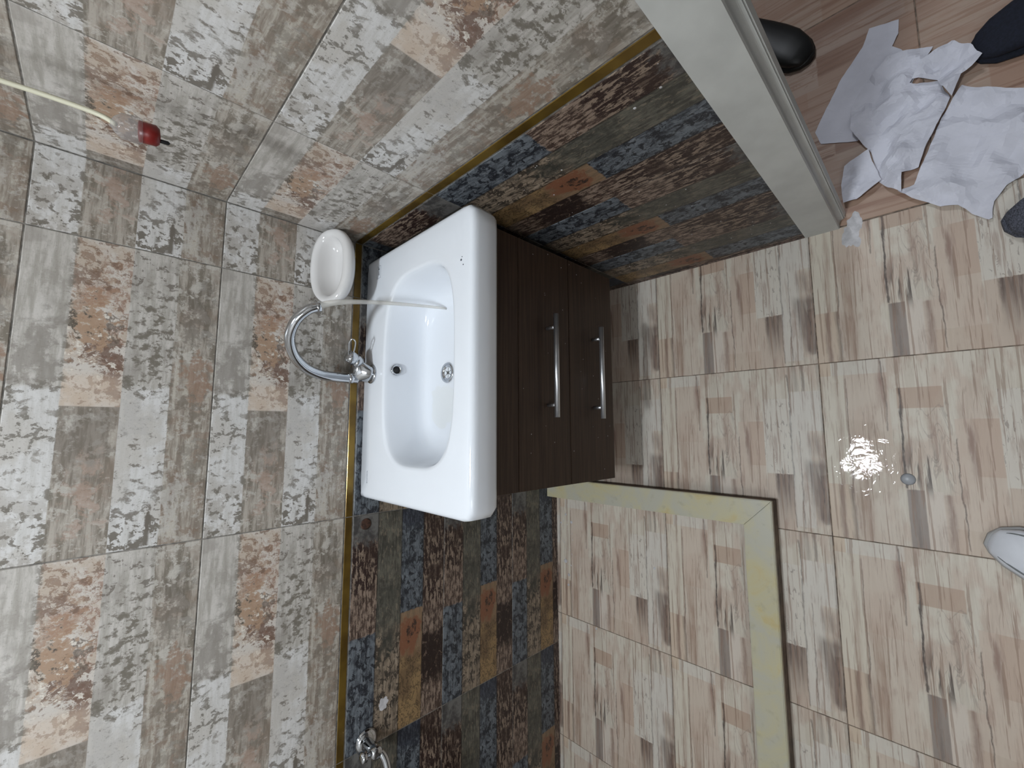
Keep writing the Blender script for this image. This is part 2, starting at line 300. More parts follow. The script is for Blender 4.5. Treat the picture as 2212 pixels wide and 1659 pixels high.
def water(name, tint=(1, 1, 1, 1), scale=28.0, bump=0.5, dist=0.0022, milk=0.0):
    m = Mat(name); nt = m.nt; x, y, z = m.obj(); n = m.noise(m.vec(x, y, z), scale, 3, 0.6, 0.6)
    bp = m.new('ShaderNodeBump'); bp.inputs['Strength'].default_value = bump; bp.inputs['Distance'].default_value = dist; nt.links.new(n.k, bp.inputs['Height'])
    gl = m.new('ShaderNodeBsdfGlossy'); gl.inputs['Roughness'].default_value = 0.04; nt.links.new(bp.outputs[0], gl.inputs['Normal'])
    tr = m.new('ShaderNodeBsdfTransparent'); tr.inputs[0].default_value = tint
    lw = m.new('ShaderNodeLayerWeight'); lw.inputs[0].default_value = 0.5; nt.links.new(bp.outputs[0], lw.inputs['Normal'])
    fr = S(nt, lw.outputs['Facing'])._m('POWER', 5.0)*0.98 + 0.022
    mx = m.new('ShaderNodeMixShader'); nt.links.new(fr.k, mx.inputs[0]); nt.links.new(tr.outputs[0], mx.inputs[1]); nt.links.new(gl.outputs[0], mx.inputs[2])
    out = mx
    if milk:
        df = m.new('ShaderNodeBsdfDiffuse'); df.inputs[0].default_value = (0.82, 0.82, 0.80, 1); out = m.new('ShaderNodeMixShader'); out.inputs[0].default_value = milk
        nt.links.new(mx.outputs[0], out.inputs[1]); nt.links.new(df.outputs[0], out.inputs[2])
    nt.links.new(out.outputs[0], nt.nodes['Material Output'].inputs[0]); return m.mat
M['water'] = water('standing_water', (0.99, 0.988, 0.98, 1)); M['film'] = water('basin_water', (1.0, 0.995, 0.975, 1), 60, 0.35, 0.002)
M['stream'] = water('falling_water', (0.90, 0.88, 0.84, 1), 60, 0.3, 0.002, 0.30)
def clear_plastic():
    m = water('clear_plastic', (0.86, 0.85, 0.86, 1), 20, 0.05, 0.001, 0.14); return m
M['clear'] = clear_plastic()
def lampmat():
    m = Mat('lamp_diffuser'); m.b.inputs['Emission Color'].default_value = (0.93, 0.965, 1, 1); m.b.inputs['Emission Strength'].default_value = 6.0; return m.mat
M['lamp'] = lampmat()

# ------------------------------------------------------------------ mesh helpers
def link(name, me, mat, parent=None, loc=(0, 0, 0), rotz=0.0, smooth=False):
    o = bpy.data.objects.new(name, me); col.objects.link(o); o.location = loc; o.rotation_euler = (0, 0, rotz)
    if mat is not None and not me.materials: me.materials.append(mat)
    if parent: o.parent = parent
    if smooth:
        for p in me.polygons: p.use_smooth = True
    return o
def mesh_from(bm, name):
    bmesh.ops.recalc_face_normals(bm, faces=bm.faces); me = bpy.data.meshes.new(name); bm.to_mesh(me); bm.free(); return me
def tag(o, label=None, cat=None, group=None, kind=None):
    for k, v in (('label', label), ('category', cat), ('group', group), ('kind', kind)):
        if v: o[k] = v
    return o
def empty(name, loc=(0, 0, 0)):
    o = bpy.data.objects.new(name, None); o.location = loc; o.empty_display_size = 0.05; col.objects.link(o); return o
def add_box(bm, x0, x1, y0, y1, z0, z1, bev=0.0):
    r = bmesh.ops.create_cube(bm, size=1.0); vs_ = r['verts']
    for v in vs_: v.co = Vector(((x0+x1)/2 + v.co.x*(x1-x0), (y0+y1)/2 + v.co.y*(y1-y0), (z0+z1)/2 + v.co.z*(z1-z0)))
    if bev:
        es = list({e for v in vs_ for e in v.link_edges}); bmesh.ops.bevel(bm, geom=es, offset=bev, segments=2, affect='EDGES', profile=0.6)
def boxobj(name, mat, x0, x1, y0, y1, z0, z1, bev=0.0, parent=None, off=(0, 0, 0)):
    bm = bmesh.new(); add_box(bm, x0-off[0], x1-off[0], y0-off[1], y1-off[1], z0-off[2], z1-off[2], bev)
    return link(name, mesh_from(bm, name), mat, parent)
def loft(bm, loops, close_first=False, close_last=False):
    rows = [[bm.verts.new(p) for p in L] for L in loops]; n = len(rows[0])
    for a, b in zip(rows, rows[1:]):
        for i in range(n): bm.faces.new((a[i], a[(i+1) % n], b[(i+1) % n], b[i]))
    if close_first: bm.faces.new(list(reversed(rows[0])))
    if close_last: bm.faces.new(rows[-1])
    return rows
def frames(pts):
    pts = [Vector(p) for p in pts]; T = []
    for i in range(len(pts)):
        T.append((pts[min(i+1, len(pts)-1)] - pts[max(i-1, 0)]).normalized())
    n = T[0].orthogonal().normalized(); out = []
    for t in T:
        n = (n - t*n.dot(t)).normalized(); out.append((t, n, t.cross(n)))
    return pts, out
def tube(bm, pts, rad, n=16, cap=True):
    pts, fr = frames(pts); rad = rad if isinstance(rad, (list, tuple)) else [rad]*len(pts)
    loft(bm, [[p + (a*math.cos(2*math.pi*i/n) + b*math.sin(2*math.pi*i/n))*r for i in range(n)] for p, (t, a, b), r in zip(pts, fr, rad)], cap, cap)
def tubeobj(name, mat, pts, rad, n=16, parent=None, off=(0, 0, 0)):
    bm = bmesh.new(); o = Vector(off); tube(bm, [Vector(p)-o for p in pts], rad, n)
    return link(name, mesh_from(bm, name), mat, parent, smooth=True)
def lathe(bm, axis_o, axis_d, prof, n=32):      # prof: (radius, distance along axis)
    o = Vector(axis_o); d = Vector(axis_d).normalized(); a = d.orthogonal().normalized(); b = d.cross(a)
    loft(bm, [[o + d*h + (a*math.cos(2*math.pi*i/n) + b*math.sin(2*math.pi*i/n))*max(r, 1e-5) for i in range(n)] for r, h in prof], True, True)
def latheobj(name, mat, o, d, prof, parent=None, off=(0, 0, 0), n=32):
    bm = bmesh.new(); lathe(bm, Vector(o)-Vector(off), d, prof, n); ob = link(name, mesh_from(bm, name), mat, parent, smooth=True)
    return ob
def spline(ctrl, k=10):                            # Catmull-Rom
    P = [Vector(p) for p in ctrl]; P = [P[0]*2-P[1]] + P + [P[-1]*2-P[-2]]; out = []
    for i in range(1, len(P)-2):
        for j in range(k):
            t = j/k; a, b, c, d = P[i-1:i+3]
            out.append(0.5*((2*b) + (c-a)*t + (2*a-5*b+4*c-d)*t*t + (3*b-a-3*c+d)*t**3))
    out.append(P[-2]); return out

# ------------------------------------------------------------------ tiles: proud pieces with chamfered edges over a recessed grout bed
def tile_mesh(name, w, h, u0, u1, v0, v1, mat, upright=True, gap=0.0011, th=0.007, ch=0.0010, proud=0.0):
    bm = bmesh.new(); uvl = bm.loops.layers.uv.new('UVMap')
    def ring(i, d): return [(i, i, d), (w-i, i, d), (w-i, h-i, d), (i, h-i, d)]
    rows = [ring(gap, -th), ring(gap, -ch), ring(gap+ch, proud)]
    P = lambda p: Vector((p[0], -p[2], p[1])) if upright else Vector((p[0], p[1], p[2]))
    R = [[bm.verts.new(P(p)) for p in r] for r in rows]; pos = {}
    for r, vs_ in zip(rows, R):
        for p, v in zip(r, vs_): pos[v] = p
    for a, b in zip(R, R[1:]):
        for i in range(4): bm.faces.new((a[i], a[(i+1) % 4], b[(i+1) % 4], b[i]))
    bm.faces.new(R[-1]); bm.faces.new(list(reversed(R[0])))
    bmesh.ops.recalc_face_normals(bm, faces=bm.faces)
    for f in bm.faces:
        for l in f.loops:
            p = pos[l.vert]; l[uvl].uv = (u0 + (u1-u0)*p[0]/w, v0 + (v1-v0)*p[1]/h)
    me = bpy.data.meshes.new(name); bm.to_mesh(me); bm.free(); me.materials.append(mat); return me
_cache = {}
def tile(name, kind, mat, w, h, uv, parent, loc, rotz=0.0, upright=True, **k):
    key = (kind, round(w, 4), round(h, 4), tuple(round(q, 3) for q in uv))
    if key not in _cache: _cache[key] = tile_mesh(name, w, h, *uv, mat, upright, **k)
    return link(name, _cache[key], None, parent, loc, rotz)

ZROWS_D = [(0.0, 0.253), (0.253, 0.553), (0.553, 0.851)]
ZROWS_B = [(0.8745, 1.181), (1.181, 1.478), (1.478, 1.778), (1.778, 2.078), (2.078, 2.378), (2.378, 2.678)]
def rows_uv(z0, z1): f = (z1-z0)/0.3; return (1-f, 1.0) if f < 0.93 and z0 == 0.0 else (0.0, 1.0)
def tile_wall(parent, lines, place, rotz):
    # lines: list of (start, end, u0, u1) along the wall
    for (s, e, u0, u1) in lines:
        w = abs(e-s)
        for z0, z1 in ZROWS_D:
            v = rows_uv(z0, z1); tile('dark_tile', 'dark', M['dark'], w, z1-z0, (u0, u1, v[0], v[1]), parent, place(s, z0), rotz)
        tile('gold_trim_strip', 'gold', M['gold'], w, 0.0205, (u0, u1, 0, 1), parent, place(s, 0.8525), rotz, gap=0.0008)
        for z0, z1 in ZROWS_B:
            tile('beige_tile', 'beige', M['beige'], w, z1-z0, (u0, u1, 0, 1), parent, place(s, z0), rotz)
GROUT = 0.0012
# back wall: tile faces on the plane y = 0
wall_back = tag(boxobj('wall_back', M['grout'], -2.05, 0.16, GROUT, 0.12, -0.02, 2.68), kind='structure')
xs = [-0.158-0.6*k for k in range(4)]
lines = [(-0.158, 0.0, 0.0, 0.158/0.6)] + [(x-0.6, x, 0.0, 1.0) for x in xs[:2]] + [(-1.958, -1.358, 0.0, 1.0), (-2.04, -1.958, 1-0.082/0.6, 1.0)]
tile_wall(wall_back, lines, lambda s, z: (s, 0.0, z), 0.0)
# right wall: tile faces on the plane x = 0, runs from the corner to the door frame
wall_right = tag(boxobj('wall_right', M['grout'], GROUT, 0.12, -0.93, 0.0, -0.02, 2.68), kind='structure')
tile_wall(wall_right, [(0.0, -0.359, 1-0.359/0.6, 1.0), (-0.359, -0.93, 0.0, 0.571/0.6)], lambda s, z: (0.0, s, z), -math.pi/2)
wall_lintel = tag(boxobj('wall_right_above_door', M['paint'], 0.0, 0.12, -1.80, -0.93, 2.12, 2.68), kind='structure')
wall_left = tag(boxobj('wall_left', M['band'], -2.17, -2.05, -1.92, 0.12, -0.02, 2.68), kind='structure')
wall_front = tag(boxobj('wall_front', M['band'], -2.05, 0.12, -1.92, -1.80, -0.02, 2.68), kind='structure')
win = tag(empty('added_window_1', (-1.55, -1.80, 2.15)), 'added glowing fill window in the unseen wall behind the camera', kind='structure')  # invented window, added as soft fill light from the front
wo = win.location
boxobj('fill_pane', M['fill_pane'], -1.87, -1.23, -1.802, -1.790, 1.81, 2.49, 0.0, win, wo)
for x0, x1, z0, z1 in ((-1.92, -1.87, 1.76, 2.54), (-1.23, -1.18, 1.76, 2.54), (-1.87, -1.23, 1.76, 1.81), (-1.87, -1.23, 2.49, 2.54), (-1.56, -1.54, 1.81, 2.49)): boxobj('added_window_frame', M['frame'], x0, x1, -1.80, -1.775, z0, z1, 0.002, win, wo)
wall_hall = tag(boxobj('wall_hall', M['paint'], 2.2, 2.3, -3.0, 1.2, -0.02, 2.68), kind='structure')
ceiling = tag(boxobj('ceiling', M['ceiling'], -2.17, 2.3, -3.0, 1.2, 2.68, 2.78), kind='structure')
floor = tag(boxobj('floor', M['fgrout'], -2.05, 0.0, -1.80, 0.0, -0.06, -GROUT), kind='structure')
T = 0.445
fy = [0.0, -0.0180] + [-0.0180-T*k for k in range(1, 5)]
fx = [0.0] + [-0.356-T*k for k in range(0, 5)]
for i in range(len(fx)-1):
    for j in range(len(fy)-1):
        x1, x0 = fx[i], max(fx[i+1], -2.05); y0, y1 = fy[j], max(fy[j+1], -1.80)
        if y0-y1 < 0.02 and j: continue
        w, h = y0-y1, x1-x0
        u1 = 1.0 if j == 0 else w/T; u0 = 1-w/T if j == 0 else 0.0
        v0, v1 = (0.0, h/T) if i == 0 else (1-h/T, 1.0)
        # local x of the tile runs along -y of the room, local y along +x
        tile('floor_tile', 'floor', M['floor'], w, h, (u0, u1, v0, v1), floor, (x0, y0, 0.0), -math.pi/2, False, gap=0.0010, ch=0.0007)
hall = tag(boxobj('floor_hall', M['fgrout'], 0.0, 2.2, -3.0, 1.2, -0.06, -0.0015), kind='structure')
for i in range(3):
    for j in range(6):
        tile('hall_tile', 'hall', M['hall'], 0.6, 0.6, (0.0, 1.0, 0.0, 1.0), hall, (0.002+0.6*i, -2.96+0.6*j, -0.0004), 0.0, False)
# ------------------------------------------------------------------ door frame
def prism(name, mat, prof, z0, z1, parent=None):
    bm = bmesh.new(); a = [bm.verts.new((x, y, z0)) for x, y in prof]; b = [bm.verts.new((x, y, z1)) for x, y in prof]; n = len(prof)
    for i in range(n): bm.faces.new((a[i], a[(i+1) % n], b[(i+1) % n], b[i]))
    bm.faces.new(a); bm.faces.new(list(reversed(b))); return link(name, mesh_from(bm, name), mat, parent)
frame = tag(empty('door_1', (0.0, -0.95, 0.0)), 'pale grey painted door frame standing at the end of the dark tiled wall', kind='structure')
off = frame.location
def jprof(p): return [(x-off.x, y-off.y) for x, y in p]
prism('casing', M['frame'], jprof([(-0.004, -0.9015), (-0.004, -0.9760), (0.000, -0.9775), (0.034, -0.9775), (0.034, -0.9320), (0.0005, -0.9320), (0.0005, -0.9015)]), 0.0, 2.09, frame)
prism('rebate_strip', M['frame'], jprof([(0.008, -0.9776)] + [(0.008+0.012*math.sin(a*math.pi/16), -0.9776-0.010*(1-math.cos(a*math.pi/16))) for a in range(1, 9)] + [(0.021, -0.9776)]), 0.0, 2.09, frame)
prism('groove_shade', M['groove'], jprof([(0.021, -0.9776), (0.021, -0.9872), (0.0228, -0.9872), (0.0228, -0.9776)]), 0.0, 2.09, frame)  # dark colour stands in for the shade inside the frame groove
prism('stop_bead', M['frame'], jprof([(0.0228, -0.9776), (0.0228, -0.9900), (0.0345, -0.9925), (0.0345, -0.9776)]), 0.0, 2.09, frame)
boxobj('head', M['frame'], -0.004, 0.034, -1.80, -0.9015, 2.09, 2.16, 0.001, frame, off)
boxobj('casing', M['frame'], -0.004, 0.034, -1.80, -1.73, 0.0, 2.09, 0.001, frame, off)
# dirty joint where the walls meet the floor
def joint(name, parent, p0, p1, mat, r0, r1, seed):
    n = 60; pts = []; rad = []
    for i in range(n+1):
        t = i/n; q = Vector(p0).lerp(Vector(p1), t); k = noise.noise(Vector((t*34, seed, 0)))
        pts.append(q + Vector((0, 0, 0.0006*k))); rad.append(r0 + (r1-r0)*(0.5+0.5*k))
    tubeobj(name, mat, pts, rad, 8, parent)
joint('floor_joint', wall_right, (0.0, -0.02, 0.0002), (0.0, -0.90, 0.0002), M['dirt'], 0.0018, 0.0050, 3.0)
joint('floor_joint', wall_back, (-0.80, 0.0, 0.0), (-2.03, 0.0, 0.0), M['dirt'], 0.0015, 0.0040, 7.0)
# ------------------------------------------------------------------ ceiling lamps
def ceiling_lamp(x, y, label):
    t = tag(empty('ceiling_lamp', (x, y, 2.68)), label, 'lamp')
    latheobj('lamp_base', M['ceiling'], (0, 0, 0), (0, 0, -1), [(0.15, 0.0), (0.15, 0.03), (0.14, 0.04), (0.02, 0.04)], t)
    latheobj('diffuser', M['lamp'], (0, 0, -0.04), (0, 0, -1), [(0.135, 0.0), (0.13, 0.012), (0.10, 0.022), (0.02, 0.026)], t)
ceiling_lamp(-0.77, -0.70, 'round white ceiling lamp above the bathroom floor')
ceiling_lamp(1.15, -0.90, 'added unseen ceiling lamp brightening the hall floor')  # fixture added to go with the hall fill light
# ------------------------------------------------------------------ shower curb
curb = tag(empty('shower_curb', (-0.72, -0.79, 0.0)), 'low yellowed marble curb bordering the shower corner of the floor', 'curb')
co = curb.location
H0, H1 = 0.046, 0.060
def slab(name, mat, poly, z0, z1, parent, off, bev=0.0):
    bm = bmesh.new(); a = [bm.verts.new((x-off.x, y-off.y, z0)) for x, y in poly]; b = [bm.verts.new((x-off.x, y-off.y, z1)) for x, y in poly]; n = len(poly)
    for i in range(n): bm.faces.new((a[i], a[(i+1) % n], b[(i+1) % n], b[i]))
    bm.faces.new(a); bm.faces.new(b); bmesh.ops.recalc_face_normals(bm, faces=bm.faces)
    if bev: bmesh.ops.bevel(bm, geom=[e for e in bm.edges if all(v.co.z > z1-1e-5 for v in e.verts)], offset=bev, segments=2, affect='EDGES')
    return link(name, mesh_from(bm, name), mat, parent)
slab('curb_stone', M['marble'], [(-0.721, -0.001), (-0.721, -0.7890), (-0.7925, -0.7175), (-0.7925, -0.001)], H0, H1, curb, co, 0.002)
slab('curb_stone', M['marble'], [(-0.7215, -0.7895), (-2.049, -0.7895), (-2.049, -0.7180), (-0.7930, -0.7180)], H0, H1, curb, co, 0.002)
slab('curb_riser', M['riser'], [(-0.723, -0.001), (-0.723, -0.787), (-0.788, -0.722), (-0.788, -0.001)], 0.0, H0, curb, co)
slab('curb_riser', M['riser'], [(-0.7235, -0.7875), (-2.049, -0.7875), (-2.049, -0.7225), (-0.7885, -0.7225)], 0.0, H0, curb, co)

# ------------------------------------------------------------------ vanity cabinet, hung on the wall
CX0, CX1, CY, CZ0, CZ1 = -0.674, -0.052, -0.420, 0.230, 0.764
cab = tag(empty('vanity_cabinet', (-0.363, -0.001, CZ0)), 'dark brown wall-hung vanity cabinet with two drawers under the white basin', 'cabinet')
kf = cab.location
def cbox(n, x0, x1, y0, y1, z0, z1, parent=cab, mat='wenge', bev=0.0008, off_=None): return boxobj(n, M[mat], x0, x1, y0, y1, z0, z1, bev, parent, off_ or kf)
cbox('side_panel', CX0, CX0+0.018, CY+0.019, -0.001, CZ0, CZ1); cbox('side_panel', CX1-0.018, CX1, CY+0.019, -0.001, CZ0, CZ1)
cbox('bottom_panel', CX0+0.018, CX1-0.018, CY+0.019, -0.001, CZ0, CZ0+0.018); cbox('back_panel', CX0+0.018, CX1-0.018, -0.012, -0.001, CZ0+0.018, 0.70)
cbox('top_rail', CX0, CX1, CY, CY+0.018, 0.6465, CZ1)
for z0, z1, zh in ((0.4465, 0.6440, 0.538), (CZ0, 0.4435, 0.332)):
    d = cbox('drawer', CX0, CX1, CY, CY+0.018, z0, z1)
    bm = bmesh.new(); yb = CY-0.031
    tube(bm, [(-0.2325-kf.x, yb-kf.y, zh-kf.z), (-0.4975-kf.x, yb-kf.y, zh-kf.z)], 0.0070, 20)
    for xp in (-0.266, -0.466): tube(bm, [(xp-kf.x, CY+0.0005-kf.y, zh-kf.z), (xp-kf.x, yb-kf.y, zh-kf.z)], 0.0048, 16)
    hm = link('handle', mesh_from(bm, 'handle'), M['brushed'], d)
    for p in hm.data.polygons: p.use_smooth = len(p.vertices) == 4
    hm['label'] = 'brushed steel bar handle'

# ------------------------------------------------------------------ basin
BZ = 0.838
basin = tag(empty('wash_basin', (-0.38, -0.24, 0.765)), 'white ceramic rectangular wash basin set on the brown vanity cabinet', 'basin')
bo = basin.location
NB = 128
def rrect(x0, x1, y0, y1, rf, rb, cx=-0.378, cy=-0.26):      # rounded rectangle sampled by angle from (cx, cy)
    out = []
    for i in range(NB):
        a = 2*math.pi*(i+0.5)/NB; d = Vector((math.cos(a), math.sin(a)))
        t = 1e9
        if d.x > 1e-9: t = min(t, (x1-cx)/d.x)
        if d.x < -1e-9: t = min(t, (x0-cx)/d.x)
        if d.y > 1e-9: t = min(t, (y1-cy)/d.y)
        if d.y < -1e-9: t = min(t, (y0-cy)/d.y)
        p = Vector((cx, cy)) + d*t
        r = rf if p.y < cy else rb
        qx = x0+r if p.x < cx else x1-r; qy = y0+r if p.y < cy else y1-r
        ox = (p.x < qx) if p.x < cx else (p.x > qx); oy = (p.y < qy) if p.y < cy else (p.y > qy)
        if ox and oy:                              # corner: find the hit of the ray with the corner circle
            e = Vector((cx-qx, cy-qy)); bq = d.dot(e); cq = e.dot(e)-r*r; p = Vector((cx, cy)) + d*(-bq+math.sqrt(max(0, bq*bq-cq)))
        out.append(p)
    return out
def bowl_loop(s, z, mixd=0.0):
    out = []
    for i in range(NB):
        a = 2*math.pi*(i+0.5)/NB; n_ = 3.4
        ca, sa = math.cos(a), math.sin(a); A, B_ = 0.237, 0.150
        r = (abs(ca/A)**n_ + abs(sa/B_)**n_)**(-1/n_)
        p = Vector((-0.378 + ca*r*s, -0.270 + sa*r*s)); q = Vector((-0.379, -0.225))
        p = p.lerp(q + (p-Vector((-0.378, -0.27))), mixd)
        out.append((p.x, p.y, z))
    return out
def ol(i_, z, rf=0.032, rb=0.008): return [(p.x, p.y, z) for p in rrect(-0.710+i_, -0.050-i_, -0.482+i_, -0.001-(i_ if i_ < 0.01 else 0.01), max(0.004, rf-i_), max(0.003, rb-i_))]
loops = [ol(0.030, 0.7655), ol(0.012, 0.7655), ol(0.005, 0.768), ol(0.001, 0.776), ol(0.0, 0.800), ol(0.0, 0.820), ol(0.0012, 0.828), ol(0.004, 0.8335), ol(0.009, 0.8368), ol(0.016, BZ)]
rim = [Vector(p) for p in bowl_loop(1.0, BZ)]
ot = [Vector(p) for p in ol(0.016, BZ)]
for k in (0.4, 0.75, 0.92): loops.append([tuple(a.lerp(b, k)) for a, b in zip(ot, rim)])
for s, z, mx in ((1.0, BZ-0.0006, 0), (0.988, BZ-0.004, 0), (0.975, 0.826, 0), (0.955, 0.805, 0.05), (0.93, 0.778, 0.1), (0.90, 0.752, 0.2), (0.86, 0.735, 0.3), (0.80, 0.7245, 0.4), (0.70, 0.7195, 0.55), (0.5, 0.7160, 0.8), (0.3, 0.7135, 1.0), (0.13, 0.7120, 1.0), (0.085, 0.7100, 1.0)):
    loops.append(bowl_loop(s, z, mx))
bm = bmesh.new(); loft(bm, [[Vector(p)-bo for p in L] for L in loops], False, True)
bb = link('basin_body', mesh_from(bm, 'basin_body'), M['ceramic'], basin, smooth=True)
# drain and overflow
DR = Vector((-0.379, -0.225, 0.7122))
latheobj('drain', M['chrome'], DR-bo, (0, 0, 1), [(0.024, -0.004), (0.0272, 0.0005), (0.0262, 0.0026), (0.0200, 0.0024), (0.0160, 0.0008), (0.0148, -0.006), (0.001, -0.006)], basin)
dr = bpy.data.objects['drain']
bm = bmesh.new(); lathe(bm, DR-bo+Vector((0, 0, -0.005)), (0, 0, 1), [(0.0146, 0.0), (0.0146, 0.0015), (0.001, 0.0015)], 24); link('drain_well', mesh_from(bm, 'drain_well'), M['black'], dr)
bm = bmesh.new()
for k in range(3):
    a = math.pi*k/3; add_box(bm, -0.0142, 0.0142, -0.0009, 0.0009, -0.0034, -0.0020)
    bmesh.ops.rotate(bm, cent=(0, 0, 0), matrix=Matrix.Rotation(a, 3, 'Z'), verts=bm.verts[-8:])
lathe(bm, (0, 0, -0.0032), (0, 0, 1), [(0.004, 0), (0.004, 0.003), (0.001, 0.003)], 16)
for v in bm.verts: v.co += DR-bo
link('strainer', mesh_from(bm, 'strainer'), M['strainer'], dr)
OV = Vector((-0.371, -0.1285, 0.806))
ov = latheobj('overflow_ring', M['chrome'], OV-bo, (0, -1, 0.12), [(0.0145, -0.006), (0.0152, 0.001), (0.0135, 0.0024), (0.0098, 0.0014), (0.0093, -0.004), (0.001, -0.004)], basin)
latheobj('overflow_hole', M['black'], OV-bo, (0, -1, 0.12), [(0.0092, -0.003), (0.0092, 0.0004), (0.001, 0.0004)], ov)
# printed marks on the rim
def text_obj(name, body, size, mat, loc, rot, parent, ext=0.0001):
    c = bpy.data.curves.new(name, 'FONT'); c.body = body; c.size = size; c.align_x = 'CENTER'; c.align_y = 'CENTER'; c.extrude = ext
    o = bpy.data.objects.new(name, c); col.objects.link(o); c.materials.append(mat); 
    me = bpy.data.meshes.new_from_object(o.evaluated_get(bpy.context.evaluated_depsgraph_get())); bpy.data.objects.remove(o)
    if not me.materials: me.materials.append(mat)
    o = link(name, me, None, parent, loc); o.rotation_euler = rot; return o
lt = text_obj('maker_lettering', 'BAGNOVA', 0.0068, M['print'], Vector((-0.6515, -0.046, BZ+0.0002))-bo, (0, 0, 0), basin); lt['label'] = 'small grey maker lettering'
stc = Vector((-0.099, -0.076, BZ))-bo
bm = bmesh.new()
for (a, b, c_, d) in ((-.017, .017, .0095, .0102), (-.017, .017, -.0102, -.0095), (-.0175, -.0168, -.0102, .0102), (.0168, .0175, -.0102, .0102)):
    add_box(bm, stc.x+a, stc.x+b, stc.y+c_, stc.y+d, stc.z, stc.z+0.0003)
st = link('sticker', mesh_from(bm, 'sticker'), M['print'], basin); st['label'] = 'small outlined rectangular sticker'
bm = bmesh.new()
for (a, b, c_, d) in ((.006, .011, -.003, .002), (-.009, -.004, -.0028, .0004), (-.004, .004, -.002, .0002), (.0125, .0145, -.001, .003)): add_box(bm, stc.x+a, stc.x+b, stc.y+c_, stc.y+d, stc.z, stc.z+0.0003)
link('sticker_print', mesh_from(bm, 'sticker_print'), M['ink'], st)
bm = bmesh.new()
for (x, y, r) in ((-0.172, -0.442, 0.003), (-0.184, -0.449, 0.0018), (-0.166, -0.445, 0.0015)): lathe(bm, Vector((x, y, BZ-0.0003))-bo, (0, 0, 1), [(r, 0), (r*0.8, 0.0006), (r*0.2, 0.0007)], 7)
ck = link('chip_mark', mesh_from(bm, 'chip_mark'), M['ink'], basin); ck['label'] = 'small dark chips on the rim'
# ------------------------------------------------------------------ tap
FB = Vector((-0.379, -0.056, BZ))
tap = tag(empty('basin_tap', FB), 'chrome single-lever tap with tall curved swivel spout on the basin', 'tap')
def fo(*p): return Vector(p)-FB
latheobj('tap_base', M['chrome'], (0, 0, 0), (0, 0, 1), [(0.0245, 0.0002), (0.0255, 0.003), (0.0235, 0.006), (0.020, 0.0065)], tap)
bl = []
for t_, z_, hl, hw, cx_, cy_ in ((0, 0.005, 0.0215, 0.0215, 0.0, 0.0), (1, 0.014, 0.0225, 0.0215, 0.001, 0.001), (2, 0.026, 0.027, 0.0205, 0.004, 0.004), (3, 0.036, 0.033, 0.0195, 0.007, 0.009), (4, 0.043, 0.0345, 0.0180, 0.009, 0.012), (5, 0.047, 0.031, 0.0150, 0.009, 0.013), (6, 0.049, 0.018, 0.008, 0.009, 0.013)):
    bl.append([Vector((cx_ + hl*math.cos(2*math.pi*i/32)*0.93, cy_ + hw*math.sin(2*math.pi*i/32) - 0.25*hl*math.cos(2*math.pi*i/32), z_)) for i in range(32)])
bm = bmesh.new(); loft(bm, bl, True, True); link('tap_body', mesh_from(bm, 'tap_body'), M['chrome'], tap, smooth=True)
latheobj('cartridge_knob', M['chrome'], fo(-0.352, -0.052, 0.872), (0.42, -0.16, 0.90), [(0.0165, 0.0), (0.0165, 0.014), (0.0155, 0.015), (0.0155, 0.017), (0.0172, 0.018), (0.0172, 0.034), (0.0150, 0.039), (0.003, 0.041)], tap)
lev = spline([fo(-0.336, -0.058, 0.906), fo(-0.322, -0.066, 0.909), fo(-0.306, -0.076, 0.913), fo(-0.297, -0.085, 0.909), fo(-0.303, -0.087, 0.902), fo(-0.318, -0.076, 0.898), fo(-0.334, -0.064, 0.897)], 8)
tubeobj('loop_lever', M['chrome'], lev, 0.0018, 10, tap)
sp = spline([fo(-0.391, -0.040, 0.872), fo(-0.392, -0.038, 0.895), fo(-0.392, -0.037, 0.930), fo(-0.389, -0.039, 0.968), fo(-0.376, -0.049, 1.008), fo(-0.350, -0.070, 1.042), fo(-0.315, -0.097, 1.060), fo(-0.281, -0.123, 1.056), fo(-0.258, -0.141, 1.038), fo(-0.249, -0.148, 1.020)], 8)
tubeobj('spout', M['chrome'], sp, [0.0138-0.0030*i/(len(sp)-1) for i in range(len(sp))], 20, tap)
latheobj('spout_collar', M['chrome'], fo(-0.3918, -0.0385, 0.884), (0, 0.03, 1), [(0.0135, 0.0), (0.0152, 0.001), (0.0152, 0.011), (0.0135, 0.012)], tap)
latheobj('aerator', M['chrome'], fo(-0.2500, -0.1472, 1.0225), (0.28, -0.22, -0.93), [(0.0108, 0.0), (0.0118, 0.001), (0.0118, 0.009), (0.0098, 0.0095), (0.002, 0.0085)], tap)
# water stream
w0 = Vector((-0.2480, -0.1490, 1.0150)); pts = []
for i in range(22):
    t = i/21; pts.append(w0 + Vector((0.040*t, -0.078*t, -0.018*t - 0.277*t*t)))
stream = tubeobj('water_stream', M['stream'], pts, [0.0092-0.0058*(i/21)**0.6 for i in range(22)], 14)
tag(stream, 'thin stream of water falling from the tap spout into the basin', 'water')
